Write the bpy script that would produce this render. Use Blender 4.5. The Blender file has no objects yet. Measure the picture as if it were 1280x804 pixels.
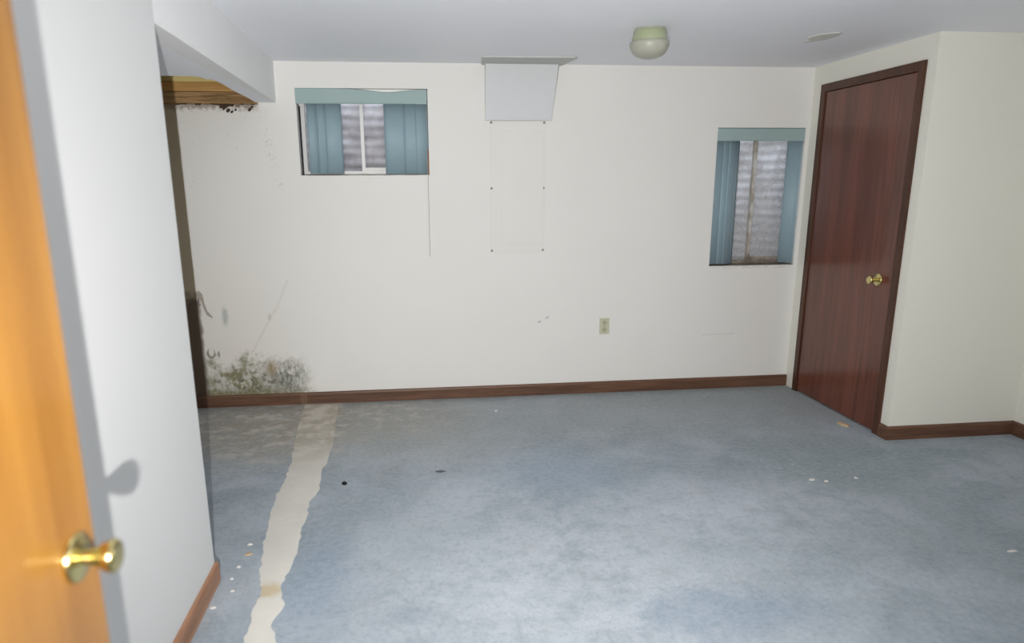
import bpy, bmesh, math, random
from mathutils import Vector, Matrix
random.seed(7)
S = bpy.context.scene
COL = S.collection

# ------------------------------------------------------------------ measurements (metres)
H = 2.2136          # ceiling
D = 4.6736          # back wall plane
XP, YP = -0.796, 2.4586     # partition face and its free end
XB = -0.838         # header face where it meets the back wall
ZS = 1.9712         # underside of header / alcove ceiling
XC, YC, XR = 2.7, 3.533, 3.4988   # closet side, closet front, right wall
W1 = (-0.717, 0.1033, 1.5265, 2.0589)   # window 1 opening x0 x1 z0 z1
W2 = (2.0468, 2.672, 0.895, 1.828)      # window 2 opening
CAM = Vector((0, 0, 1.4727))
XL = -2.0           # far side of the alcove
YF = 0.13           # room face of the wall with the entrance

# ------------------------------------------------------------------ camera
FW = Vector((0.10644324, 0.96656179, -0.23329838))
RT = Vector((0.99380833, -0.11093598, -0.00618223))
UP = Vector((0.03185669, 0.23119582, 0.97238554))
cd = bpy.data.cameras.new('camera'); cam = bpy.data.objects.new('camera', cd); COL.objects.link(cam)
cam.matrix_world = Matrix(((RT.x, UP.x, -FW.x, CAM.x), (RT.y, UP.y, -FW.y, CAM.y), (RT.z, UP.z, -FW.z, CAM.z), (0, 0, 0, 1)))
cd.sensor_width = 36; cd.lens = 864.278 / 1280 * 36
cd.shift_x = (640 - 616.5875) / 1280; cd.shift_y = (436.5807 - 402) / 1280
cd.clip_start = 0.02
cd.dof.use_dof = True; cd.dof.focus_distance = 4.3; cd.dof.aperture_fstop = 1.7
S.camera = cam

# ------------------------------------------------------------------ world, lights, exposure
S.view_settings.view_transform = 'Standard'
S.view_settings.look = 'None'
S.view_settings.gamma = 1.0
S.view_settings.use_curve_mapping = False
S.view_settings.exposure = 0.0
w = bpy.data.worlds.new('overcast_sky'); S.world = w; w.use_nodes = True
bg = w.node_tree.nodes['Background']
bg.inputs['Color'].default_value = (0.88, 0.94, 1.0, 1); bg.inputs['Strength'].default_value = 3.2

def lamp(name, kind, loc, energy, color=(1, 1, 1), **kw):
    l = bpy.data.lights.new(name, kind); l.energy = energy; l.color = color
    for k, v in kw.items(): setattr(l, k, v)
    o = bpy.data.objects.new(name, l); COL.objects.link(o); o.location = loc
    return o
# the photographer's flash, a hand's breadth left of and below the lens (its shadows lie right of the door and partition)
fl = lamp('camera_flash', 'SPOT', (-0.081, 0.0, 1.2), 400, (1.0, 0.985, 0.945), shadow_soft_size=0.010, spot_size=math.radians(112), spot_blend=1.0)
fl.rotation_euler = Vector((-0.19, -0.98, -0.02)).to_track_quat('Z', 'Y').to_euler()
lamp('hall_fill_lamp', 'POINT', (0.0, -1.0, 2.0), 22, (1.0, 0.97, 0.92), shadow_soft_size=0.12)  # unseen hall lamp, added for fill from behind the camera
# fill lamp behind a made-up window in the near part of the right-hand wall
W3 = (0.55, 2.05, 0.95, 1.85)     # y0 y1 z0 z1
dl = lamp('window_fill_lamp', 'AREA', (3.72, 1.3, 1.5), 38, (0.98, 0.985, 0.975), shape='RECTANGLE', size=1.45, size_y=0.9)
dl.rotation_euler = Vector((1, 0, 0.05)).to_track_quat('Z', 'Y').to_euler()

# ------------------------------------------------------------------ helpers
def obj(name, bm, mat, parent=None, smooth=False):
    me = bpy.data.meshes.new(name)
    bmesh.ops.recalc_face_normals(bm, faces=bm.faces[:])
    bm.to_mesh(me); bm.free()
    if smooth:
        for p in me.polygons: p.use_smooth = True
    o = bpy.data.objects.new(name, me); COL.objects.link(o)
    if mat: me.materials.append(mat)
    if parent: o.parent = parent
    return o
def tag(o, label, cat, group=None, kind=None):
    o['label'] = label; o['category'] = cat
    if group: o['group'] = group
    if kind: o['kind'] = kind
    return o
def thing(name, label, cat, loc=(0, 0, 0), group=None, kind=None):
    o = bpy.data.objects.new(name, None); COL.objects.link(o); o.location = loc; o.empty_display_size = 0.1
    bpy.context.view_layer.update()
    return tag(o, label, cat, group, kind)
def box(bm, x0, x1, y0, y1, z0, z1, bev=0):
    v = [bm.verts.new(p) for p in ((x0, y0, z0), (x1, y0, z0), (x1, y1, z0), (x0, y1, z0), (x0, y0, z1), (x1, y0, z1), (x1, y1, z1), (x0, y1, z1))]
    fs = [bm.faces.new([v[i] for i in f]) for f in ((0, 3, 2, 1), (4, 5, 6, 7), (0, 1, 5, 4), (1, 2, 6, 5), (2, 3, 7, 6), (3, 0, 4, 7))]
    if bev:
        es = list({e for f in fs for e in f.edges})
        bmesh.ops.bevel(bm, geom=es, offset=bev, segments=2, profile=0.6, affect='EDGES')
    return bm
def B(*a, bev=0):
    return box(bmesh.new(), *a, bev=bev)
def boxes(*bs, bev=0):
    bm = bmesh.new()
    for b in bs: box(bm, *b, bev=bev)
    return bm
def prism(pts, z0, z1, bm=None):
    bm = bm or bmesh.new()
    a = [bm.verts.new((x, y, z0)) for x, y in pts]; b = [bm.verts.new((x, y, z1)) for x, y in pts]
    n = len(pts)
    bm.faces.new(a); bm.faces.new(b[::-1])
    for i in range(n): bm.faces.new((a[i], a[(i + 1) % n], b[(i + 1) % n], b[i]))
    return bm
def slab_y(pts, y0, y1, bm=None):          # outline in x-z, thickness in y
    bm = prism([(x, z) for x, z in pts], y0, y1, bm)
    bmesh.ops.transform(bm, matrix=Matrix(((1, 0, 0, 0), (0, 0, 1, 0), (0, 1, 0, 0), (0, 0, 0, 1))), verts=bm.verts[:])
    return bm
def lathe(prof, seg=40, axis='Z', loc=(0, 0, 0), bm=None):
    bm = bm or bmesh.new(); rings = []; new = []
    for r, h in prof:
        if r < 1e-6: ring = [bm.verts.new((0, 0, h))]
        else: ring = [bm.verts.new((r * math.cos(2 * math.pi * i / seg), r * math.sin(2 * math.pi * i / seg), h)) for i in range(seg)]
        rings.append(ring); new += ring
    for a, b in zip(rings, rings[1:]):
        for i in range(seg):
            j = (i + 1) % seg
            if len(a) == 1 and len(b) == 1: continue
            if len(a) == 1: bm.faces.new((a[0], b[j], b[i]))
            elif len(b) == 1: bm.faces.new((a[i], a[j], b[0]))
            else: bm.faces.new((a[i], a[j], b[j], b[i]))
    M = Matrix.Identity(4)
    if axis == 'X': M = Matrix.Rotation(math.pi / 2, 4, 'Y')
    if axis == '-X': M = Matrix.Rotation(-math.pi / 2, 4, 'Y')
    if axis == 'Y': M = Matrix.Rotation(-math.pi / 2, 4, 'X')
    if axis == '-Y': M = Matrix.Rotation(math.pi / 2, 4, 'X')
    bmesh.ops.transform(bm, matrix=Matrix.Translation(loc) @ M, verts=new)
    return bm
def tube(pts, r, seg=8, bm=None):
    bm = bm or bmesh.new(); rings = []
    for k, p in enumerate(pts):
        p = Vector(p); a = Vector(pts[max(k - 1, 0)]); b = Vector(pts[min(k + 1, len(pts) - 1)])
        t = (b - a).normalized(); q = t.to_track_quat('Z', 'Y')
        rings.append([bm.verts.new(p + q @ Vector((r * math.cos(2 * math.pi * i / seg), r * math.sin(2 * math.pi * i / seg), 0))) for i in range(seg)])
    for a, b in zip(rings, rings[1:]):
        for i in range(seg): bm.faces.new((a[i], a[(i + 1) % seg], b[(i + 1) % seg], b[i]))
    bm.faces.new(rings[0][::-1]); bm.faces.new(rings[-1])
    return bm

# ------------------------------------------------------------------ material helpers
class N:
    def __init__(s, name, rough=0.6, spec=0.3, metal=0.0):
        s.m = bpy.data.materials.new(name); s.m.use_nodes = True
        s.t = s.m.node_tree; s.n = s.t.nodes; s.l = s.t.links
        s.b = s.n['Principled BSDF']; s.b.inputs['Roughness'].default_value = rough
        s.b.inputs['Specular IOR Level'].default_value = spec; s.b.inputs['Metallic'].default_value = metal
        s._p = None
    def put(s, sock, v):
        if hasattr(v, 'is_linked') or isinstance(v, bpy.types.NodeSocket): s.l.new(v, sock)
        elif isinstance(v, (tuple, list)) and len(v) == 3 and sock.type == 'RGBA': sock.default_value = (*v, 1)
        else: sock.default_value = v
    def math(s, op, a, b=0.0, c=0.0):
        n = s.n.new('ShaderNodeMath'); n.operation = op
        s.put(n.inputs[0], a); s.put(n.inputs[1], b); s.put(n.inputs[2], c)
        return n.outputs[0]
    def add(s, a, b): return s.math('ADD', a, b)
    def sub(s, a, b): return s.math('SUBTRACT', a, b)
    def mul(s, a, b): return s.math('MULTIPLY', a, b)
    def mx(s, a, b): return s.math('MAXIMUM', a, b)
    def pos(s):
        if s._p is None:
            g = s.n.new('ShaderNodeNewGeometry'); x = s.n.new('ShaderNodeSeparateXYZ'); s.l.new(g.outputs['Position'], x.inputs[0])
            s._p = g.outputs['Position'], x.outputs
        return s._p
    @property
    def x(s): return s.pos()[1][0]
    @property
    def y(s): return s.pos()[1][1]
    @property
    def z(s): return s.pos()[1][2]
    def vec(s, x, y, z):
        n = s.n.new('ShaderNodeCombineXYZ'); s.put(n.inputs[0], x); s.put(n.inputs[1], y); s.put(n.inputs[2], z); return n.outputs[0]
    def objc(s, scale=(1, 1, 1)):
        c = s.n.new('ShaderNodeTexCoord'); m = s.n.new('ShaderNodeMapping'); m.inputs['Scale'].default_value = scale
        s.l.new(c.outputs['Object'], m.inputs[0]); return m.outputs[0]
    def noise(s, scale, detail=4, rough=0.55, vec=None, dist=0.0):
        n = s.n.new('ShaderNodeTexNoise'); n.inputs['Scale'].default_value = scale; n.inputs['Detail'].default_value = detail
        n.inputs['Roughness'].default_value = rough; n.inputs['Distortion'].default_value = dist
        s.l.new(vec if vec is not None else s.pos()[0], n.inputs['Vector'])
        return n.outputs['Fac']
    def ss(s, v, a, b):       # smoothstep a..b -> 0..1 (a > b reverses)
        n = s.n.new('ShaderNodeMapRange'); n.interpolation_type = 'SMOOTHSTEP'
        s.put(n.inputs['Value'], v)
        if a < b: r = (a, b, 0, 1)
        else: r = (b, a, 1, 0)
        for k, q in zip(('From Min', 'From Max', 'To Min', 'To Max'), r): n.inputs[k].default_value = q
        return n.outputs[0]
    def band(s, v, a, b, soft): return s.mul(s.ss(v, a - soft, a + soft), s.ss(v, b + soft, b - soft))
    def blob(s, u, v, cu, cv, ru, rv, soft=0.4, wob=None):   # ellipse mask
        a = s.math('POWER', s.math('ABSOLUTE', s.mul(s.sub(u, cu), 1 / ru)), 2.0); b = s.math('POWER', s.math('ABSOLUTE', s.mul(s.sub(v, cv), 1 / rv)), 2.0)
        d = s.math('SQRT', s.add(a, b))
        if wob is not None: d = s.add(d, s.mul(s.sub(wob, 0.5), 1.6))
        return s.ss(d, 1 + soft, 1 - soft)
    def seg(s, u, v, p, q, w_, soft):    # soft line p-q
        (ax, ay), (bx, by) = p, q; L = math.hypot(bx - ax, by - ay); tx, ty = (bx - ax) / L, (by - ay) / L
        du, dv = s.sub(u, ax), s.sub(v, ay)
        along = s.add(s.mul(du, tx), s.mul(dv, ty)); perp = s.math('ABSOLUTE', s.add(s.mul(du, -ty), s.mul(dv, tx)))
        return s.mul(s.band(along, 0, L, 0.01), s.ss(perp, w_ + soft, w_))
    def mix(s, f, a, b):
        n = s.n.new('ShaderNodeMix'); n.data_type = 'RGBA'; s.put(n.inputs[0], f); s.put(n.inputs[6], a); s.put(n.inputs[7], b); return n.outputs[2]
    def bump(s, h, strength=0.3, dist=0.01):
        n = s.n.new('ShaderNodeBump'); n.inputs['Strength'].default_value = strength; n.inputs['Distance'].default_value = dist
        s.put(n.inputs['Height'], h); s.l.new(n.outputs[0], s.b.inputs['Normal'])
    def done(s, col, rough=None):
        s.put(s.b.inputs['Base Color'], col)
        if rough is not None: s.put(s.b.inputs['Roughness'], rough)
        return s.m
def rgb(r, g, b):
    f = lambda c: (c / 255 / 12.92) if c / 255 < .04045 else ((c / 255 + .055) / 1.055) ** 2.4
    return (f(r), f(g), f(b))
def plain(name, c, rough=0.5, spec=0.3, metal=0.0, var=0.06, scale=30):
    k = N(name, rough, spec, metal); n = k.noise(scale, 3)
    lo = tuple(x * (1 - var) for x in c); hi = tuple(min(1, x * (1 + var)) for x in c)
    return k.done(k.mix(n, lo, hi))

# ------------------------------------------------------------------ materials
def wall_paint(name, c, bump=0.12):
    k = N(name, 0.55, 0.25); n = k.noise(1.3, 3); n2 = k.noise(160, 2)
    k.bump(n2, bump, 0.002)
    return k.done(k.mix(n, tuple(x * .965 for x in c), tuple(min(1, x * 1.03) for x in c)))
WALL = (0.80, 0.79, 0.765)
M_wall = wall_paint('white_wall_paint', WALL)
M_closet = wall_paint('cream_wall_paint', (0.80, 0.79, 0.72))
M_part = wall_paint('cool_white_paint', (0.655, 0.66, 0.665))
M_header = wall_paint('header_white_paint', (0.84, 0.845, 0.85))
M_ceil = wall_paint('bluish_white_ceiling_paint', (0.87, 0.885, 0.94), 0.2)
M_box = plain('pale_grey_paint', (0.66, 0.675, 0.70), 0.5, var=.02)

def mat_back():
    k = N('stained_wall_paint', 0.55, 0.25)
    x, z = k.x, k.z
    n = k.noise(1.3, 3); k.bump(k.noise(160, 2), 0.12, 0.002)
    col = k.mix(n, tuple(c * .965 for c in WALL), tuple(min(1, c * 1.03) for c in WALL))
    wob = k.noise(9, 5, 0.65); fine = k.noise(42, 5, 0.7)
    streak = k.noise(1.0, 5, 0.65, k.vec(k.mul(x, 30), 0.0, k.mul(z, 13)), 1.2)
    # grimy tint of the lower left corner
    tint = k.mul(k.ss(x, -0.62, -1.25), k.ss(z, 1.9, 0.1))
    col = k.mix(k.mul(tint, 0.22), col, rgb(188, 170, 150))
    # mould band above the baseboard
    soft = k.noise(6, 3, 0.5); blot = k.noise(16, 4, 0.6, dist=0.8)
    top = k.add(0.235, k.mul(k.sub(wob, 0.45), 0.65))
    body = k.mul(k.ss(k.sub(z, top), 0.10, -0.07), k.band(k.add(x, k.mul(k.sub(wob, .5), .16)), -1.45, -0.80, 0.07))
    col = k.mix(k.mul(body, k.add(0.25, k.mul(k.ss(soft, .3, .7), .42))), col, rgb(142, 143, 130))
    col = k.mix(k.mul(k.mul(body, k.ss(blot, 0.42, 0.62)), 0.6), col, rgb(110, 112, 100))
    ol = k.mul(k.mul(body, k.ss(x, -0.95, -1.15)), k.ss(k.add(k.mul(streak, .6), k.mul(blot, .4)), 0.42, 0.58))
    col = k.mix(k.mul(ol, 0.75), col, rgb(120, 114, 66))
    scr = k.mul(k.blob(x, z, -0.90, 0.20, 0.115, 0.09, 0.8, fine), k.ss(k.math('ABSOLUTE', k.sub(streak, 0.5)), 0.09, 0.02))
    col = k.mix(k.mul(scr, 0.68), col, rgb(70, 70, 64))
    dk2 = k.mul(k.blob(x, z, -1.13, 0.16, 0.14, 0.07, 0.7, wob), k.ss(blot, 0.46, 0.62))
    col = k.mix(k.mul(dk2, 0.6), col, rgb(86, 88, 80))
    brown = k.mul(k.blob(x, z, -1.0, 0.26, 0.032, 0.05, 0.7, wob), 0.6)
    col = k.mix(brown, col, rgb(140, 112, 56))
    low = k.mul(k.ss(k.add(z, k.mul(k.sub(blot, .5), .08)), 0.135, 0.085), k.band(x, -1.45, -0.74, .05))
    col = k.mix(k.mul(low, k.mul(k.ss(fine, .3, .6), .8)), col, rgb(116, 110, 74))
    # single marks
    col = k.mix(k.mul(k.blob(x, z, -1.272, 0.625, 0.018, 0.055, 0.7, fine), 0.5), col, rgb(120, 140, 138))
    hook = k.mul(k.blob(x, z, -1.385, 0.375, 0.028, 0.034, 0.2), k.sub(1.0, k.blob(x, z, -1.382, 0.385, 0.017, 0.028, 0.2)))
    col = k.mix(k.mul(hook, 0.7), col, rgb(90, 86, 60))
    col = k.mix(k.mul(k.blob(x, z, -1.335, 0.37, 0.007, 0.022, 0.4), 0.6), col, rgb(80, 76, 60))
    col = k.mix(k.mul(k.seg(x, z, (-1.12, 0.37), (-0.95, 0.66), 0.001, 0.012), 0.13), col, rgb(150, 135, 105))
    col = k.mix(k.mul(k.seg(x, z, (-0.95, 0.64), (-0.85, 0.86), 0.001, 0.014), 0.11), col, rgb(160, 135, 115))
    col = k.mix(k.mul(k.blob(x, z, -0.985, 0.615, 0.012, 0.025, 0.6, fine), 0.22), col, rgb(130, 115, 105))
    # partition's flash shadow painted into the wall colour as an olive tint
    strip_shade = k.ss(k.add(x, k.mul(k.sub(wob, .5), .012)), -1.437, -1.445)
    col = k.mix(k.mul(strip_shade, 0.8), col, rgb(168, 150, 112))
    # dark mould stain with the partition's shade painted in, left of the torn paper
    mould_shade = k.mul(k.ss(k.add(x, k.mul(k.sub(wob, .5), .06)), -1.41, -1.44), k.ss(k.add(z, k.mul(k.sub(wob, .5), .5)), 0.86, 0.70))
    col = k.mix(k.mul(mould_shade, 0.85), col, rgb(78, 60, 50))
    # speckled crack trail under the torn header
    trail = k.mx(k.seg(x, z, (-0.93, 1.93), (-0.90, 1.66), 0.012, 0.03), k.seg(x, z, (-0.90, 1.68), (-0.84, 1.42), 0.012, 0.035))
    col = k.mix(k.mul(k.mul(trail, k.ss(k.noise(75, 3, 0.6), 0.53, 0.68)), 0.22), col, rgb(120, 105, 98))
    spk = k.mul(k.ss(k.noise(38, 3, 0.6), 0.66, 0.72), k.mul(k.ss(x, -0.75, -1.0), k.ss(z, 0.9, 1.5)))
    col = k.mix(k.mul(spk, 0.15), col, rgb(140, 128, 120))
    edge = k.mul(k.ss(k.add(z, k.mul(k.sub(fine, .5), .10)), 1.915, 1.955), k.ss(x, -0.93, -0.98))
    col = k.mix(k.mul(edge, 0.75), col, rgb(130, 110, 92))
    # two pencil-size scuffs right of the panel
    for cx, cz in ((0.84, 0.53), (0.895, 0.558)):
        col = k.mix(k.mul(k.seg(x, z, (cx - .01, cz - .005), (cx + .01, cz + .006), 0.003, 0.006), 0.5), col, rgb(125, 120, 118))
    col = k.mix(k.mul(k.seg(x, z, (2.03, 0.40), (2.27, 0.405), 0.002, 0.005), 0.15), col, rgb(140, 135, 130))
    # dirt line under window 2
    col = k.mix(k.mul(k.band(x, 2.05, 2.68, .01), k.mul(k.band(z, 0.875, 0.893, 0.006), k.mul(k.ss(fine, .4, .6), .18))), col, rgb(120, 110, 100))
    return k.done(col)
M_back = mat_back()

def mat_carpet():
    k = N('blue_grey_carpet', 0.95, 0.05)
    x, y = k.x, k.y
    big = k.noise(0.85, 3, 0.5); mid = k.noise(2.6, 5, 0.6, dist=0.4); sm = k.noise(9, 5, 0.65); pile = k.noise(260, 3, 0.7); pile2 = k.noise(70, 4, 0.7)
    base = k.mix(k.ss(mid, 0.33, 0.68), rgb(156, 167, 177), rgb(182, 191, 201))
    # foot-worn pale areas
    worn = k.mx(k.blob(x, y, 0.55, 2.3, 0.62, 0.55, 0.7, mid), k.mul(k.blob(x, y, 1.45, 2.75, 0.85, 0.35, 0.6, mid), 0.8))
    worn = k.mx(worn, k.mul(k.blob(x, y, 0.25, 3.1, 0.4, 0.5, 0.8, mid), 0.5))
    col = k.mix(k.mul(worn, k.mul(k.ss(sm, 0.2, 0.75), .8)), base, rgb(208, 214, 224))
    col = k.mix(k.mul(k.ss(k.noise(5.5, 6, 0.7), 0.52, 0.7), 0.3), col, rgb(192, 194, 194))
    # darker, greener nap by the closet
    dk = k.mx(k.blob(x, y, 2.25, 3.25, 0.42, 0.5, 0.6, mid), k.mx(k.mul(k.blob(x, y, 2.35, 2.3, 0.7, 0.55, 0.8, mid), .8), k.mul(k.ss(y, 3.7, 4.6), k.ss(x, 0.6, 1.8))))
    col = k.mix(k.mul(dk, 0.55), col, rgb(148, 160, 162))
    blue = k.mx(k.blob(x, y, 1.05, 2.05, 0.3, 0.14, 0.4, sm), k.mx(k.blob(x, y, 0.72, 3.3, 0.3, 0.28, 0.7, sm), k.blob(x, y, -0.42, 2.42, 0.13, 0.32, 0.6, sm)))
    col = k.mix(k.mul(blue, 0.5), col, rgb(148, 166, 186))
    col = k.mix(k.mul(k.ss(y, 3.3, 4.2), 0.55), col, rgb(176, 180, 180))
    # scuffed light flecks
    fl_ = k.mul(k.ss(k.noise(22, 4, 0.6, k.vec(x, k.mul(y, 1.6), 0.0)), 0.63, 0.69), k.mx(k.blob(x, y, 2.0, 3.1, 0.42, 0.25, 0.6, sm), k.mx(k.blob(x, y, 1.95, 4.1, 0.5, .35, .7, sm), k.mul(k.blob(x, y, 1.4, 2.7, 1.0, .4, .6, sm), .5))))
    col = k.mix(k.mul(fl_, 0.75), col, rgb(205, 208, 206))
    # dirt washed out from the mouldy corner
    dirt = k.mx(k.blob(x, y, -0.90, 4.30, 0.60, 0.62, 0.45, sm), k.mul(k.blob(x, y, -0.40, 4.40, 0.60, 0.38, 0.7, sm), .7))
    col = k.mix(k.mul(dirt, k.add(0.55, k.mul(k.ss(sm, .4, .65), .4))), col, rgb(172, 163, 148))
    lf = k.mul(dirt, k.ss(k.noise(6, 5, .65, k.vec(x, k.mul(y, 1.3), 3.0)), 0.48, 0.62))
    col = k.mix(k.mul(lf, 0.6), col, rgb(224, 218, 208))
    tan = k.mul(k.blob(x, y, -0.1, 3.9, 0.45, 0.35, 0.8, mid), 0.28)
    col = k.mix(tan, col, rgb(184, 180, 168))
    yel = k.mul(k.blob(x, y, -0.62, 4.45, 0.09, 0.12, 0.6, sm), 0.45)
    col = k.mix(yel, col, rgb(168, 156, 108))
    grime = k.mul(k.ss(k.add(y, k.mul(k.sub(sm, .5), .3)), 4.50, 4.66), 0.35)
    col = k.mix(grime, col, rgb(134, 136, 134))
    tex = k.noise(34, 5, 0.7)
    col = k.mix(k.mul(k.ss(tex, 0.42, 0.66), 0.22), col, rgb(196, 200, 204))
    col = k.mix(k.mul(k.ss(tex, 0.52, 0.32), 0.25), col, rgb(128, 140, 150))
    col = k.mix(k.mul(k.ss(pile2, 0.35, 0.7), 0.14), col, rgb(90, 105, 120))
    k.bump(k.add(k.mul(pile, 0.6), k.mul(pile2, 0.6)), 0.55, 0.006)
    return k.done(col)
M_carpet = mat_carpet()

def mat_bare():
    k = N('bare_carpet_backing', 0.9, 0.08); n = k.noise(6, 5, 0.6); f_ = k.noise(90, 3)
    col = k.mix(n, rgb(206, 203, 197), rgb(232, 229, 222))
    far = k.ss(k.y, 3.3, 4.15)
    col = k.mix(k.mul(far, 0.92), col, k.mix(k.ss(k.noise(8, 5, .65), .4, .62), rgb(176, 168, 154), rgb(206, 200, 190)))
    rust = k.blob(k.x, k.y, -0.585, 2.375, 0.045, 0.045, 0.6, k.noise(30, 4))
    col = k.mix(k.mul(rust, 0.6), col, rgb(196, 172, 120))
    k.bump(k.add(n, k.mul(f_, .3)), 0.4, 0.004)
    return k.done(col)
M_bare = mat_bare()

def wood(name, dark, light, axis='z', rough=0.35, spec=0.45, scale=1.0, coat=0.0, bump=0.08):
    k = N(name, rough, spec)
    s_ = {'x': (1.2, 22, 22), 'y': (22, 1.2, 22), 'z': (22, 22, 1.2)}[axis]
    v = k.objc(tuple(q * scale for q in s_))
    g = k.noise(1.0, 6, 0.6, v, 0.8); g2 = k.noise(5.0, 4, 0.7, v); blot = k.noise(1.6, 3)
    col = k.mix(k.ss(k.add(k.mul(g, .65), k.mul(g2, .35)), 0.32, 0.68), dark, light)
    col = k.mix(k.mul(blot, 0.25), col, tuple(c * .7 for c in dark))
    k.bump(g2, bump, 0.003)
    k.b.inputs['Coat Weight'].default_value = coat; k.b.inputs['Coat Roughness'].default_value = 0.12
    return k.done(col)
M_closetdoor = wood('red_brown_varnished_wood', rgb(86, 44, 30), rgb(122, 68, 50), 'z', 0.34, 0.5, 0.7, 0.45)
M_casing = wood('dark_walnut_casing', rgb(62, 38, 26), rgb(96, 62, 44), 'z', 0.4, 0.4)
M_base_x = wood('brown_baseboard_wood', rgb(82, 58, 45), rgb(122, 88, 69), 'x', 0.45, 0.35, 1.3)
M_base_y = wood('brown_baseboard_wood_side', rgb(140, 98, 72), rgb(186, 142, 112), 'y', 0.45, 0.35, 1.3)
M_orange = wood('orange_varnished_wood', rgb(136, 90, 29), rgb(160, 112, 45), 'z', 0.36, 0.4, 0.6, 0.4, 0.02)
M_board_y = wood('pale_yellow_pine', rgb(212, 194, 128), rgb(236, 220, 158), 'x', 0.8, 0.1)
M_board_t = wood('tan_pine', rgb(182, 140, 84), rgb(216, 174, 114), 'x', 0.8, 0.1)
M_board_d = wood('rotten_brown_wood', rgb(110, 82, 52), rgb(200, 166, 122), 'x', 0.9, 0.1, 2.2)
M_hingewood = plain('bare_brown_wood', rgb(140, 98, 70), 0.8)
def brass(name, c, rough):
    k = N(name, rough, 0.5, 1.0); n = k.noise(25, 4)
    return k.done(k.mix(n, tuple(q * .8 for q in c), c), k.add(rough, k.mul(n, .08)))
M_brass = brass('polished_brass', (0.78, 0.66, 0.30), 0.14)
M_teal = (lambda k: (k.bump(k.noise(180, 2), .1, .002), k.done(k.mix(k.noise(4, 3), rgb(142, 166, 178), rgb(154, 177, 187))))[1])(N('teal_blind_vinyl', 0.5, 0.3))
M_teal2 = (lambda k: (k.bump(k.noise(180, 2), .1, .002), k.done(k.mix(k.noise(4, 3), rgb(152, 174, 174), rgb(162, 182, 181))))[1])(N('teal_valance_vinyl', 0.5, 0.3))
M_white = plain('white_window_frame', (0.82, 0.82, 0.82), 0.4, var=.04)
def mat_dirtyframe():
    k = N('grimy_window_frame', 0.5, 0.3); n = k.noise(14, 5, .65)
    c = k.mix(k.ss(n, .4, .62), rgb(205, 203, 198), rgb(166, 158, 146))
    return k.done(k.mix(k.ss(k.add(k.z, k.mul(k.sub(n, .5), .5)), 1.02, .88), c, rgb(118, 108, 98)))
M_dirtyframe = mat_dirtyframe()
M_dark = plain('dark_gasket', rgb(44, 44, 46), 0.7)
M_almond = plain('almond_plastic', rgb(196, 196, 172), 0.4, var=.03)
M_slot = plain('dark_slot', rgb(60, 58, 50), 0.6)
M_panel = wall_paint('painted_metal_cover', (0.79, 0.775, 0.745), 0.05)
M_screw = plain('dull_screw_head', rgb(150, 142, 130), 0.5, 0.4)
M_cord = plain('grey_cord', rgb(168, 168, 165), 0.6)
M_debW = plain('pale_paper_scrap', rgb(224, 220, 214), 0.8)
M_debT = plain('tan_scrap', rgb(196, 172, 140), 0.8)
M_debK = plain('black_scrap', rgb(22, 20, 22), 0.7)
M_paper = plain('torn_drywall_paper', rgb(138, 122, 106), 0.9, var=.2, scale=60)
M_paperdark = plain('mouldy_drywall_paper', rgb(74, 58, 48), 0.9, var=.3, scale=60)
M_gyp = plain('gypsum_core', rgb(214, 206, 188), 0.9)
M_hall = wall_paint('hall_paint', (0.78, 0.78, 0.76))
def mat_glass(name, dirt):
    k = N(name, 0.05, 0.5)
    k.n.remove(k.b); out = k.n['Material Output']
    tr = k.n.new('ShaderNodeBsdfTransparent'); gl = k.n.new('ShaderNodeBsdfGlossy'); gl.inputs['Roughness'].default_value = 0.03
    df = k.n.new('ShaderNodeBsdfDiffuse'); df.inputs['Color'].default_value = (*rgb(205, 205, 208), 1)
    fr = k.n.new('ShaderNodeFresnel'); fr.inputs['IOR'].default_value = 1.5
    m1 = k.n.new('ShaderNodeMixShader'); m2 = k.n.new('ShaderNodeMixShader')
    k.l.new(fr.outputs[0], m1.inputs[0]); k.l.new(tr.outputs[0], m1.inputs[1]); k.l.new(gl.outputs[0], m1.inputs[2])
    n = k.noise(5, 5, 0.6); k.put(m2.inputs[0], k.mul(k.ss(n, 0.25, 0.75), dirt))
    k.l.new(m1.outputs[0], m2.inputs[1]); k.l.new(df.outputs[0], m2.inputs[2]); k.l.new(m2.outputs[0], out.inputs[0])
    return k.m
M_glass = mat_glass('dusty_window_glass', 0.35)
M_glass2 = mat_glass('grimy_window_glass', 0.62)
def mat_shade():
    k = N('greenish_frosted_glass', 0.12, 0.6)
    k.b.inputs['Coat Weight'].default_value = 0.4; k.b.inputs['Coat Roughness'].default_value = 0.05
    k.b.inputs['Subsurface Weight'].default_value = 0.25; k.b.inputs['Subsurface Radius'].default_value = (.02, .02, .015)
    return k.done(k.mix(k.noise(12, 3), rgb(152, 162, 126), rgb(170, 177, 148)))
M_shade = mat_shade()
M_shadebase = plain('frosted_glass_bottom', rgb(166, 166, 154), 0.4, 0.4)
def mat_galv():
    k = N('galvanised_steel', 0.6, 0.4, 0.2); n = k.noise(9, 5, .6); n2 = k.noise(2.2, 3)
    c = k.mix(k.ss(n, .35, .65), rgb(150, 146, 154), rgb(196, 195, 203))
    return k.done(k.mix(k.mul(k.ss(n2, .45, .65), .5), c, rgb(120, 110, 112)))
M_galv = mat_galv()
M_gravel = (lambda k: (k.bump(k.noise(60, 4), .8, .02), k.done(k.mix(k.noise(40, 4), rgb(96, 86, 74), rgb(150, 142, 130))))[1])(N('well_gravel', 0.95, 0.05))

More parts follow.
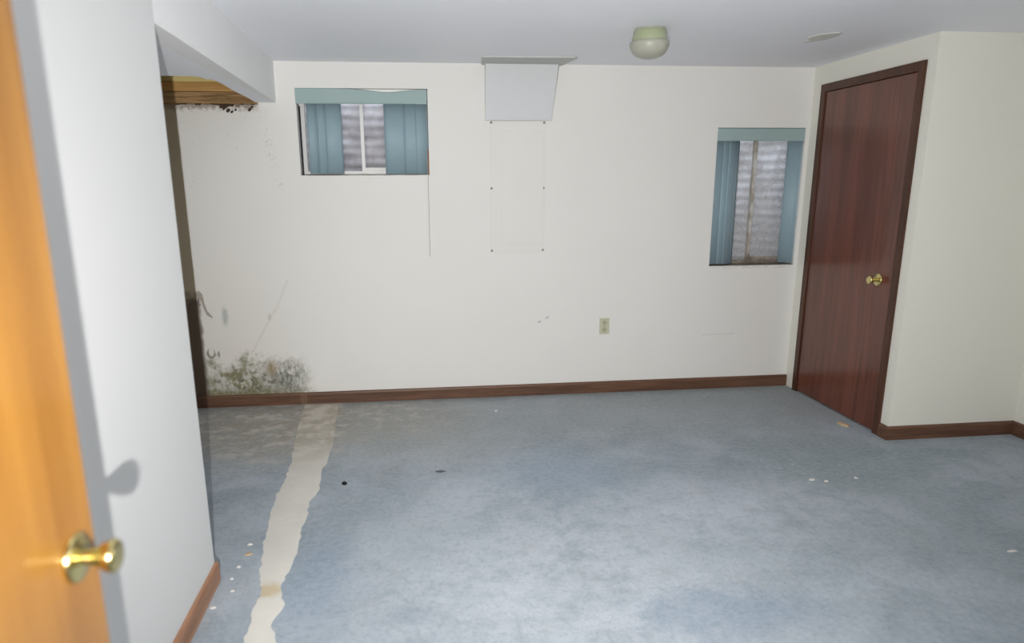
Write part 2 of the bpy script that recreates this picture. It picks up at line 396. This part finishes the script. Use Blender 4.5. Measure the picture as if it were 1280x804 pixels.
# ------------------------------------------------------------------ setting: floor, ceiling, walls
def struct(name, bm, mat, label, cat, parent=None):
    o = obj(name, bm, mat, parent)
    return tag(o, label, cat, kind='structure') if not parent else o
floor = struct('floor', B(XL - .1, XR + .1, -1.8, D + .15, -0.1, 0), M_carpet, 'worn blue-grey carpet covering the whole basement floor', 'floor')

# pale strip where the carpet pile has gone: thin ragged sheet along the old wall line
def strip():
    L = [(-.79, 4.655), (-.775, 4.3), (-.75, 4.05), (-.735, 3.85), (-.715, 3.66), (-.712, 3.5), (-.70, 3.36), (-.715, 3.22), (-.705, 3.1), (-.70, 2.98), (-.685, 2.85), (-.682, 2.75), (-.665, 2.64), (-.645, 2.5), (-.622, 2.42), (-.612, 2.345), (-.622, 2.26), (-.61, 2.16), (-.608, 2.05), (-.615, 1.92), (-.60, 1.75)]
    R = [(-.56, 4.655), (-.545, 4.3), (-.53, 4.05), (-.52, 3.85), (-.518, 3.63), (-.53, 3.5), (-.522, 3.36), (-.512, 3.25), (-.545, 3.12), (-.535, 3.0), (-.54, 2.86), (-.528, 2.75), (-.522, 2.64), (-.527, 2.52), (-.548, 2.42), (-.53, 2.34), (-.512, 2.26), (-.535, 2.16), (-.497, 2.07), (-.49, 1.92), (-.50, 1.75)]
    def dens(P):
        o = []
        for (a, b), (c, d) in zip(P, P[1:]):
            for t in range(4):
                t /= 4; o.append((a + (c - a) * t + random.uniform(-.006, .006), b + (d - b) * t))
        return o + [P[-1]]
    L, R = dens(L), dens(R)
    bm = bmesh.new(); rows = []
    for l, r in zip(L, R):
        row = []
        for i in range(7):
            t = i / 6; h = 0.0005 if i in (0, 6) else 0.0028 + random.uniform(-.0006, .0008)
            row.append(bm.verts.new((l[0] + (r[0] - l[0]) * t, l[1] + (r[1] - l[1]) * t, h)))
        rows.append(row)
    for a, b in zip(rows, rows[1:]):
        for i in range(6): bm.faces.new((a[i], a[i + 1], b[i + 1], b[i]))
    return bm
ws = obj('bare_strip', strip(), M_bare, floor, True); ws['label'] = 'pale bare strip where the carpet pile has worn away'

ceiling = struct('ceiling', prism([(XP - .015, YF - .1), (XR + .1, YF - .1), (XR + .1, D + .15), (XB - .015, D + .15)], H, H + .1), M_ceil, 'smooth bluish white basement ceiling', 'ceiling')

# back wall with two window openings
(a0, a1, b0, b1), (c0, c1, d0, d1) = W1, W2
T = 0.15
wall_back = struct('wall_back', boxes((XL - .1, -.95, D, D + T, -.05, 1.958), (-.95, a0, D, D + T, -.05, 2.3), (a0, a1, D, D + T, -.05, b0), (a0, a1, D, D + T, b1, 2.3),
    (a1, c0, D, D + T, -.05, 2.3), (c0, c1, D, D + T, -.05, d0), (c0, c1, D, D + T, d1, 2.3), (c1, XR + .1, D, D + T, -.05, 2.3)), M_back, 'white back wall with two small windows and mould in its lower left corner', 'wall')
# exposed timbers over the wall, seen through the broken alcove ceiling
for z0, z1, y0, m, lab in ((1.958, 2.031, D + .0, M_board_d, 'rotten dark brown sill plate'), (2.033, 2.087, D - .012, M_board_t, 'tan pine board'), (2.089, 2.24, D + .004, M_board_y, 'pale yellow pine board')):
    p = obj('plank', B(XL, -.952, y0, D + .12, z0, z1, bev=.003), m, wall_back); p['label'] = lab
# ragged paper hanging from the top edge of the wallboard
def ragged(pts, y0, y1): return slab_y(pts, y0, y1)
random.seed(11)
xx = -1.44
while xx < -.97:
    w_ = random.uniform(.018, .045); h_ = random.uniform(.005, .012)
    if -1.20 < xx < -1.06: h_ *= 2.2
    pts = [(xx, 1.962), (xx + w_, 1.962), (xx + w_ * .9, 1.962 - h_ * .6), (xx + w_ * .6, 1.962 - h_), (xx + w_ * .35, 1.962 - h_ * .7), (xx + w_ * .1, 1.962 - h_ * .95)]
    obj('torn_paper', ragged(pts, D - random.uniform(.006, .016), D - .001), random.choice([M_paper, M_paperdark, M_paperdark]), wall_back)
    xx += w_ * random.uniform(.75, 1.25)
for cx, cz, s_ in ((-1.13, 1.922, .013), (-1.108, 1.914, .009), (-1.155, 1.934, .010), (-1.085, 1.926, .007), (-1.00, 1.928, .012), (-.985, 1.943, .008), (-1.17, 1.945, .012)):
    obj('torn_paper', ragged([(cx - s_, cz - s_ * .6), (cx - s_ * .2, cz - s_), (cx + s_, cz + s_ * .1), (cx + s_ * .5, cz + s_), (cx - s_ * .5, cz + s_ * .6)], D - .008, D - .001), M_paperdark, wall_back)
# curl of torn wallpaper by the partition
for pts in ([(-1.44, .79), (-1.42, .80), (-1.40, .775), (-1.395, .72), (-1.38, .665), (-1.35, .625), (-1.352, .618), (-1.385, .64), (-1.402, .69), (-1.41, .735), (-1.425, .755), (-1.44, .73)],):
    obj('torn_paper', ragged(pts, D - .008, D - .001), plain('grey_torn_paper', rgb(168, 160, 150), .9, var=.2, scale=50), wall_back)

# partition (left) and the header that carries on from it to the back wall
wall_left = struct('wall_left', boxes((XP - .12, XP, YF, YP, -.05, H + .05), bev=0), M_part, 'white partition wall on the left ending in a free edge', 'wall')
header = struct('wall_header', prism([(XP - .0, YP), (XB, D), (XB - .014, D), (XP - .12, YP)], ZS, H + .02), M_header, 'white header beam running from the partition to the back wall', 'wall')
alc = [(XL, YF), (XP - .12, YF), (XP - .12, YP), (XB - .013, D - .001), (-.962, D - .001), (-.955, 4.4), (-.958, 4.1), (-.95, 3.85), (-.953, 3.72), (-.962, 3.695), (-.984, 3.69), (-.992, 3.615), (-1.01, 3.597), (-1.06, 3.594), (-1.13, 3.590), (-1.25, 3.583), (-1.5, 3.57), (XL, 3.56)]
struct('ceiling_alcove', prism(alc, ZS, ZS + .014), M_ceil, 'low alcove ceiling broken open along the back wall', 'ceiling')
struct('ceiling_subfloor', B(XL - .1, XP - .0, YF - .1, D + .15, H + .03, H + .1), M_board_t, 'timber subfloor above the broken alcove ceiling', 'ceiling')
struct('wall_alcove', B(XL - .1, XL, YF - .1, D + .15, -.05, H + .1), M_wall, 'alcove side wall hidden behind the partition', 'wall')
# right wall, closet
struct('wall_right', boxes((XR, XR + .1, YF - .1, W3[0], -.05, H + .05), (XR, XR + .1, W3[1], D + .15, -.05, H + .05), (XR, XR + .1, W3[0], W3[1], -.05, W3[2]), (XR, XR + .1, W3[0], W3[1], W3[3], H + .05)), M_closet, 'cream right-hand side wall', 'wall')
Y0, Y1, DZ = 3.602, 4.5617, 2.09     # outer edges of the closet door casing
CW = 0.050
wall_closet = struct('wall_closet', boxes((XC, XC + .1, YC, Y0 + .02, -.05, H + .05), (XC, XC + .1, Y1 - .02, D + .0, -.05, H + .05), (XC, XC + .1, Y0 + .02, Y1 - .02, DZ - .02, H + .05), (XC + .1, XR, YC, YC + .1, -.05, H + .05)), M_closet, 'cream closet corner walls around the brown door', 'wall')
# entrance wall behind the camera, and the hall beyond it
DO = (-.53, .40)
struct('wall_front', boxes((XL, DO[0], YF - .12, YF, -.05, H + .05), (DO[1], XR, YF - .12, YF, -.05, H + .05), (DO[0], DO[1], YF - .12, YF, 2.06, H + .05)), M_wall, 'white wall with the entrance opening behind the viewer', 'wall')
struct('wall_hall', boxes((-1.3, -1.2, -1.8, YF - .12, -.05, 2.35), (1.6, 1.7, -1.8, YF - .12, -.05, 2.35), (-1.3, 1.7, -1.9, -1.8, -.05, 2.35)), M_hall, 'plain hall walls behind the viewer', 'wall')
struct('ceiling_hall', B(-1.3, 1.7, -1.9, YF - .1, 2.3, 2.4), M_hall, 'plain hall ceiling behind the viewer', 'ceiling')

# ------------------------------------------------------------------ baseboards
ZB, TB = .082, .013
def bprof_x(x0, x1, yb, s=-1):       # runs along x, projects towards s*y
    bm = bmesh.new(); P = [(0, 0), (TB, 0), (TB, ZB - .014), (TB * .75, ZB - .004), (TB * .45, ZB), (0, ZB)]
    A = [bm.verts.new((x0, yb + s * p, z)) for p, z in P]; Bv = [bm.verts.new((x1, yb + s * p, z)) for p, z in P]
    bm.faces.new(A); bm.faces.new(Bv[::-1])
    for i in range(6): bm.faces.new((A[i], A[(i + 1) % 6], Bv[(i + 1) % 6], Bv[i]))
    return bm
def bprof_y(y0, y1, xb, s=1):
    bm = bprof_x(y0, y1, 0, s)
    bmesh.ops.transform(bm, matrix=Matrix(((0, 1, 0, xb), (1, 0, 0, 0), (0, 0, 1, 0), (0, 0, 0, 1))), verts=bm.verts[:])
    return bm
bb = struct('baseboard_back', bprof_x(-.775, XC - .001, D), M_base_x, 'brown wooden baseboard along the back wall', 'baseboard')
obj('board', bprof_x(XL, -.82, D), M_base_x, bb)
sp_ = obj('splice_cover', bprof_x(-.82, -.775, D + .002), plain('faded_wood', rgb(116, 92, 74), .7), bb); sp_['label'] = 'faded lighter joint in the baseboard'
pb = struct('baseboard_left', bprof_y(YF, YP + .012, XP, 1), M_base_y, 'brown baseboard along the foot of the left partition', 'baseboard')
obj('end_return', bprof_x(XP - .12, XP + .0, YP, 1), M_base_y, pb)
cb = struct('baseboard_closet', bprof_x(XC - .013, XR, YC), M_base_x, 'brown baseboard along the foot of the cream closet front', 'baseboard')
obj('end_return', bprof_y(YC, Y0, XC, -1), M_base_x, cb)
struct('baseboard_right', bprof_y(YF, YC - .013, XR, -1), M_base_x, 'brown baseboard along the foot of the right-hand wall', 'baseboard')

# ------------------------------------------------------------------ doors
def doorknob(parent, loc, axis, mat, s=1.0):
    """round tulip knob: knob > rosette, stem"""
    kb = obj('doorknob', lathe([(0, .061), (.012, .0615), (.0185, .0615), (.0235, .0595), (.0258, .0555), (.0250, .050), (.0215, .042), (.0165, .034), (.0130, .028), (.0120, .022)], 36, axis, loc), mat, parent, True)
    kb['label'] = 'polished brass doorknob'
    obj('rosette', lathe([(0, 0), (.0375, 0), (.038, .002), (.036, .006), (.031, .0085), (.028, .0085), (.024, .011), (.015, .013), (0, .013)], 40, axis, loc), mat, kb, True)
    obj('stem', lathe([(.0115, .010), (.0115, .030)], 24, axis, loc), mat, kb, True)
    return kb
# entrance door, swung open at the left edge of the picture
dx = -.522
d1 = struct('door_1', B(dx - .035, dx, .15, 1.062, .012, 2.035, bev=.002), M_orange, 'orange varnished wooden door standing open at the left edge, blurred', 'door')
doorknob(d1, (dx, 1.0, .93), 'X', M_brass)
obj('latch_plate', B(dx - .03, dx - .006, 1.061, 1.0635, .90, .96), M_brass, d1)
for hz in (.25, 1.02, 1.8):
    obj('hinge', lathe([(0, -.05), (.007, -.05), (.007, .05), (0, .05)], 12, 'Z', (dx + .004, .146, hz)), M_brass, d1)
# closet door
d2 = struct('door_2', B(XC - .004, XC + .031, Y0 + CW + .003, Y1 - CW - .003, .012, DZ - CW - .003, bev=.002), M_closetdoor, 'closed reddish brown flush closet door with a brass knob', 'door')
cas = [B(XC - .014, XC + .06, Y0, Y0 + CW, 0, DZ, bev=.003), B(XC - .014, XC + .06, Y1 - CW, Y1, 0, DZ, bev=.003), B(XC - .014, XC + .06, Y0 + CW, Y1 - CW, DZ - CW, DZ, bev=.003)]
for c in cas: obj('casing', c, M_casing, d2)
doorknob(d2, (XC - .004, 3.775, .907), '-X', M_brass)

# ------------------------------------------------------------------ windows (structure), blinds, window wells
def window(name, W, mull, frame_mat, glass_mat, label, fw=.032):
    x0, x1, z0, z1 = W; y0, y1 = D + .115, D + .15
    f_ = obj(name, boxes((x0, x0 + fw, y0, y1, z0, z1), (x1 - fw, x1, y0, y1, z0, z1), (x0 + fw, x1 - fw, y0, y1, z0, z0 + fw), (x0 + fw, x1 - fw, y0, y1, z1 - fw, z1)), frame_mat)
    tag(f_, label, 'window', kind='structure')
    mw = .011
    obj('meeting_stile', B(mull - mw, mull + mw, y0 - .006, y1 - .004, z0 + fw * .5, z1 - fw * .5, bev=.002), frame_mat, f_)
    obj('sash_rail', B(mull + mw, x1 - fw, y0 - .004, y0 + .014, z0 + fw, z0 + fw + .022, bev=.002), frame_mat, f_)
    obj('pane', B(x0 + fw, mull - mw, y0 + .018, y0 + .022, z0 + fw, z1 - fw), glass_mat, f_)
    obj('pane', B(mull + mw, x1 - fw, y0 + .010, y0 + .014, z0 + fw + .022, z1 - fw), glass_mat, f_)
    return f_
sc_ = (D + .115) / D
w1o = window('window_1', W1, -.317 * sc_, M_white, M_glass, 'smaller higher window with white sliding frame in the back wall', .03)
obj('gasket', B(W1[0] + .001, W1[0] + .006, D + .07, D + .113, W1[2] + .002, W1[3] - .1), M_dark, w1o)
obj('jamb_strip', B(W1[1] - .008, W1[1] - .0005, D + .002, D + .03, W1[2] + .003, W1[2] + .155), M_hingewood, w1o)
obj('sill_strip', B(W1[0] + .002, W1[1] - .002, D + .001, D + .11, W1[2] + .0005, W1[2] + .004), M_dirtyframe, w1o)
w2o = window('window_2', W2, 2.326 * sc_, M_dirtyframe, M_glass2, 'taller grimy window beside the closet door', .028)
w3o = obj('fill_window', boxes((XR + .04, XR + .08, W3[0], W3[0] + .04, W3[2], W3[3]), (XR + .04, XR + .08, W3[1] - .04, W3[1], W3[2], W3[3]), (XR + .04, XR + .08, W3[0], W3[1], W3[2], W3[2] + .04), (XR + .04, XR + .08, W3[0], W3[1], W3[3] - .04, W3[3]), (XR + .04, XR + .08, 1.28, 1.32, W3[2], W3[3])), M_white)  # unseen window added to go with the fill lamp outside it
obj('pane', B(XR + .058, XR + .062, W3[0] + .04, W3[1] - .04, W3[2] + .04, W3[3] - .04), M_glass, w3o)
tag(w3o, 'made-up white-framed window for fill light in the near right-hand wall, outside the picture', 'window', kind='structure')
obj('sill_strip', B(W2[0] + .002, W2[1] - .002, D + .001, D + .11, W2[2] + .0005, W2[2] + .004), M_dirtyframe, w2o)

def valance(x0, x1, z0, z1f, y0, n=28):
    bm = bmesh.new(); rows = []
    for i in range(n + 1):
        x = x0 + (x1 - x0) * i / n; zt = z1f(x)
        bow = .004 * math.sin(math.pi * i / n)
        rows.append([bm.verts.new((x, y0 + .001, z0)), bm.verts.new((x, y0 - bow, z0 + .006)), bm.verts.new((x, y0 - bow, zt - .005)), bm.verts.new((x, y0 + .003, zt)), bm.verts.new((x, y0 + .006, zt)), bm.verts.new((x, y0 + .005, z0))])
    for a, b in zip(rows, rows[1:]):
        for j in range(6): bm.faces.new((a[j], a[(j + 1) % 6], b[(j + 1) % 6], b[j]))
    bm.faces.new(rows[0]); bm.faces.new(rows[-1][::-1])
    return bm
def slat(cx, cy, wd, ang, z0, z1, parent):
    """gently curved vertical vane turned by ang about its hanger"""
    bm = bmesh.new(); n = 8; fr, bk = [], []
    for i in range(n + 1):
        u = (i / n - .5) * wd; v = .009 * (1 - (2 * i / n - 1) ** 2)
        for lst, o_ in ((fr, 0), (bk, .0012)):
            X = u * math.cos(ang) - (-v + o_) * math.sin(ang); Y = u * math.sin(ang) + (-v + o_) * math.cos(ang)
            lst.append((bm.verts.new((cx + X, cy + Y, z0)), bm.verts.new((cx + X, cy + Y, z1))))
    for L in (fr, bk):
        for a, b in zip(L, L[1:]): bm.faces.new((a[0], b[0], b[1], a[1]))
    for e in (0, 1):
        for i in range(n): bm.faces.new((fr[i][e], fr[i + 1][e], bk[i + 1][e], bk[i][e]))
    for i in (0, n): bm.faces.new((fr[i][0], fr[i][1], bk[i][1], bk[i][0]))
    return obj('slat', bm, M_teal, parent, True)
v1 = thing('vertical_blind', 'teal vertical blind with sagging valance in the smaller higher window', 'blind', (-.3, D, W1[2]), 'window blinds')
def ch(o, par): o.parent = par; o.matrix_parent_inverse = Matrix.Translation(-par.location); return o
def dip(x): return W1[3] - .0005 - .019 * math.exp(-((x + .15) / .13) ** 2) - (.003 if x > -.3 else .003 * max(0, (x + .55) / .25))
ch(obj('valance', valance(W1[0] - .003, W1[1] - .006, 1.966, dip, D - .004), M_teal2), v1)
ch(obj('headrail', B(W1[0] + .015, W1[1] - .015, D + .008, D + .062, 1.988, W1[3] - .003, bev=.002), M_white), v1)
for cx, wd, a in ((-.615, .10, .35), (-.555, .10, .55), (-.50, .105, .25)):
    ch(slat(cx, D + .052, wd, a, W1[2] + .012, 1.99, None), v1)
for cx, wd, a in ((-.112, .135, .05), (.012, .135, .08), (.065, .09, .3)):
    ch(slat(cx, D + .045 + (cx + .2) * .04, wd, a, W1[2] + .008, 1.99, None), v1)
ch(obj('pull_cord', tube([(.094, D + .02, 1.99), (.093, D - .006, 1.60), (.094, D - .006, 1.3), (.092, D - .006, 1.0)], .0016), M_cord), v1)
v2 = thing('vertical_blind', 'teal vertical blind in the taller window beside the closet door', 'blind', (2.35, D, W2[2]), 'window blinds')
ch(obj('valance', valance(W2[0] + .002, W2[1] - .002, 1.742, lambda x: W2[3] - .002, D + .004), M_teal2), v2)
ch(obj('headrail', B(W2[0] + .02, W2[1] - .02, D + .034, D + .07, 1.755, 1.792), M_white), v2)
for cx, wd, a in ((2.105, .125, .25), (2.175, .13, .2), (2.195, .11, .5)):
    ch(slat(cx, D + .05, wd, a, W2[2] + .010, 1.765, None), v2)
for cx, wd, a in ((2.645, .10, -.6), (2.66, .09, -1.0)):
    ch(slat(cx - .01, D + .055, wd, a, W2[2] + .010, 1.765, None), v2)

M_galv2 = (lambda k: k.done(k.mix(k.noise(3, 4), rgb(196, 198, 204), rgb(226, 228, 234))))(N('brightened_galvanised_steel', 0.55, 0.4, 0.15))  # paler copy of the well steel, brighter daylight painted into its colour
def well(name, cx, rx, ry, z0, z1, label, mat=None):
    t = thing(name, label, 'window well', (cx, D + T, z0), kind='structure')
    bm = bmesh.new(); n = 28; pitch = .068; m = int((z1 - z0) / pitch * 8); rows = []
    for j in range(m + 1):
        z = (z1 - z0) * j / m; dr = .0035 * math.sin(2 * math.pi * z / pitch)
        rows.append([bm.verts.new(((rx + dr) * math.cos(math.pi * i / n), (ry + dr) * math.sin(math.pi * i / n) + .002, z)) for i in range(n + 1)])
    for a, b in zip(rows, rows[1:]):
        for i in range(n): bm.faces.new((a[i], a[i + 1], b[i + 1], b[i]))
    obj('corrugated_wall', bm, mat or M_galv, t, True)
    obj('gravel_bed', prism([((rx + .02) * math.cos(math.pi * i / 20), (ry + .02) * math.sin(math.pi * i / 20) + .001) for i in range(21)], -.05, .02), M_gravel, t)
well('window_well', (W1[0] + W1[1]) / 2, .55, .62, 1.30, 2.35, 'corrugated steel window well outside the smaller higher window')
well('window_well', (W2[0] + W2[1]) / 2, .48, .60, .70, 2.15, 'corrugated steel window well outside the taller window', M_galv2)

# ------------------------------------------------------------------ things on the back wall
t = thing('breaker_panel', 'painted-over electrical panel cover with six screws on the back wall', 'electrical panel', (.687, D, 1.01))
ch(obj('cover_plate', B(.502, .872, D - .004, D, 1.012, 1.866, bev=.0015), M_panel), t)
ch(obj('panel_door', B(.579, .856, D - .0085, D - .0035, 1.07, 1.808, bev=.002), M_panel), t)
for sx in (.510, .858):
    for sz in (1.03, 1.44, 1.856):
        ch(obj('screw', lathe([(0, .0035), (.004, .0032), (.0075, .0015), (.008, 0)], 14, '-Y', (sx, D - .004, sz)), M_screw, None, True), t)
t = thing('wall_outlet', 'small almond electrical outlet low on the back wall', 'outlet', (1.305, D, .432))
ch(obj('cover_plate', B(1.270, 1.340, D - .006, D, .430, .544, bev=.002), M_almond), t)
for sz in (.461, .513):
    r_ = ch(obj('socket', lathe([(0, .0035), (.0155, .0035), (.0165, .002), (.0165, 0)], 24, '-Y', (1.305, D - .006, sz)), plain('socket_face', rgb(176, 176, 152), .4), None), t)
    for k_, sx in ((0, -.006), (1, .006)):
        s_ = obj('slot', B(1.305 + sx - .001, 1.305 + sx + .001, D - .0099, D - .009, sz - .004, sz + .005), M_slot); s_.parent = r_; s_.matrix_parent_inverse = Matrix.Identity(4)
ch(obj('screw', lathe([(0, .0022), (.003, .002), (.0035, 0)], 12, '-Y', (1.305, D - .006, .487)), M_screw), t)
# boxed-in cover between panel and ceiling, narrower at its foot
t = thing('cable_box', 'pale grey tapered cable cover between the panel and the ceiling', 'cover box', (.70, D, 1.872))
def wedge():
    bm = bmesh.new()
    yb, yt = D - .022, D - .05
    P = [(.472, yb, 1.874), (.905, yb, 1.876), (.940, yt, H - .001), (.470, yt, H - .001)]
    Q = [(.472, D - .0005, 1.874), (.905, D - .0005, 1.876), (.955, D - .0005, H - .001), (.470, D - .0005, H - .001)]
    a = [bm.verts.new(p) for p in P]; b = [bm.verts.new(p) for p in Q]
    bm.faces.new(a); bm.faces.new(b[::-1])
    for i in range(4): bm.faces.new((a[i], a[(i + 1) % 4], b[(i + 1) % 4], b[i]))
    bmesh.ops.bevel(bm, geom=bm.edges[:], offset=.002, segments=1, affect='EDGES')
    return bm
ch(obj('cover', wedge(), M_box), t)
ch(obj('bottom_lip', B(.468, .908, D - .026, D, 1.868, 1.876, bev=.001), M_box), t)
tag(obj('ceiling_plate', prism([(.425, 4.40), (.99, 4.38), (1.01, 4.41), (.97, D - .001), (.45, D - .001)], H - .008, H), plain('greyed_plate_paint', (.54, .55, .53), .6, var=.03)), 'flat grey plate on the ceiling above the cable cover', 'plate')

# ------------------------------------------------------------------ ceiling lamp (switched off) and the loose ceiling patch
t = thing('ceiling_light', 'round greenish glass ceiling light, switched off', 'light fixture', (1.19, 3.60, H)); t.scale = (.93, .93, 1)
obj('canopy', lathe([(0, 0), (.078, 0), (.080, -.004), (.076, -.012), (0, -.012)], 48), M_shadebase, t, True)
obj('glass_collar', lathe([(.070, -.008), (.084, -.009), (.087, -.014), (.092, -.040), (.095, -.064), (.094, -.070), (.080, -.072)], 64), M_shade, t, True)
obj('glass_bowl', lathe([(.090, -.058), (.100, -.060), (.1045, -.066), (.104, -.078), (.099, -.095), (.088, -.112), (.068, -.127), (.040, -.136), (0, -.139)], 64), M_shadebase, t, True)
obj('finial', lathe([(0, -.144), (.005, -.143), (.006, -.140), (.005, -.137)], 16), M_shadebase, t, True)
tag(obj('peeling_patch', prism([(2.10, 3.74), (2.105, 3.69), (2.12, 3.65), (2.19, 3.59), (2.215, 3.61), (2.235, 3.69), (2.22, 3.77), (2.18, 3.83), (2.13, 3.86), (2.14, 3.79)], H - .003, H), plain('grey_patch_paint', (.62, .62, .58), .8, var=.1)), 'small grey patch peeling off the ceiling near the closet', 'patch')

# fixture for the added fill lamp in the unseen hall behind the viewer
t = thing('hall_fill_fixture', 'made-up hall ceiling light behind the viewer, added with the fill lamp', 'light fixture', (.35, -1.0, 2.3))
obj('canopy', lathe([(0, 0), (.07, 0), (.07, -.02), (.02, -.03), (.012, -.14), (0, -.14)], 32), M_white, t, True)

# ------------------------------------------------------------------ scraps on the carpet
def scrap(name, x, y, sx, sy, mat, label, seed, hgt=.006, group=None):
    r = random.Random(seed); bm = bmesh.new(); n = 9; a0_ = r.uniform(0, 6)
    bot = []; top = []
    for i in range(n):
        a = 2 * math.pi * i / n; k_ = r.uniform(.65, 1.1)
        bot.append(bm.verts.new((sx * k_ * math.cos(a), sy * k_ * math.sin(a), 0)))
        top.append(bm.verts.new((sx * k_ * .8 * math.cos(a), sy * k_ * .8 * math.sin(a), hgt * r.uniform(.5, 1))))
    c = bm.verts.new((0, 0, hgt * 1.1))
    for i in range(n):
        j = (i + 1) % n
        bm.faces.new((bot[i], bot[j], top[j], top[i])); bm.faces.new((top[i], top[j], c))
    bm.faces.new(bot[::-1])
    o = obj(name, bm, mat); o.location = (x, y, .0005)
    if 'scrap' in name and hgt < .005: o.scale = (.72, .72, 1)
    return tag(o, label, 'debris', group)
scrap('black_scrap', -.399, 3.304, .015, .02, M_debK, 'tiny black scrap on the carpet right of the pale strip', 1, .010)
scrap('dark_lint', .088, 3.393, .03, .012, plain('dark_lint', rgb(92, 96, 104), .9), 'dark lint lying on the carpet in front of the smaller window', 2)
scrap('white_fleck', .494, 4.345, .012, .012, M_debW, 'single white fleck on the carpet near the back baseboard', 3)
scrap('wood_chip', 2.60, 3.80, .03, .05, M_debT, 'tan wood chip on the carpet at the foot of the closet door', 4, .012)
for i, (u, v, sx, sy, m, lab) in enumerate([
    (-.722, 2.655, .024, .020, M_debT, 'largest pinkish scrap beside the end of the partition baseboard'),
    (-.735, 2.735, .020, .014, M_debW, 'white scrap just beyond the pinkish scrap by the partition'),
    (-.738, 2.56, .014, .010, M_debW, 'white fleck just in front of the pinkish scrap by the partition'),
    (-.745, 2.475, .011, .010, M_debW, 'white fleck level with the partition end, nearest the baseboard corner'),
    (-.72, 2.39, .012, .010, M_debW, 'small white fleck close to the near partition baseboard'),
    (-.765, 2.29, .018, .012, M_debW, 'nearest white scrap touching distance from the partition baseboard')]):
    scrap('paper_scrap', u, v, sx, sy, m, lab, 20 + i, .004, 'scraps along the partition foot')
for i, (u, v, sx, sy, lab) in enumerate([
    (1.958, 3.057, .025, .018, 'leftmost pale scrap on the dark carpet before the closet'),
    (2.02, 3.03, .020, .016, 'pale scrap right beside the leftmost one before the closet'),
    (2.19, 3.05, .018, .018, 'rightmost pale scrap on the dark carpet before the closet'),
    (2.375, 2.30, .035, .012, 'pale sliver on the carpet at the right edge of the picture')]):
    scrap('paper_scrap', u, v, sx, sy, M_debW, lab, 40 + i, .004, 'scraps on the carpet before the closet')
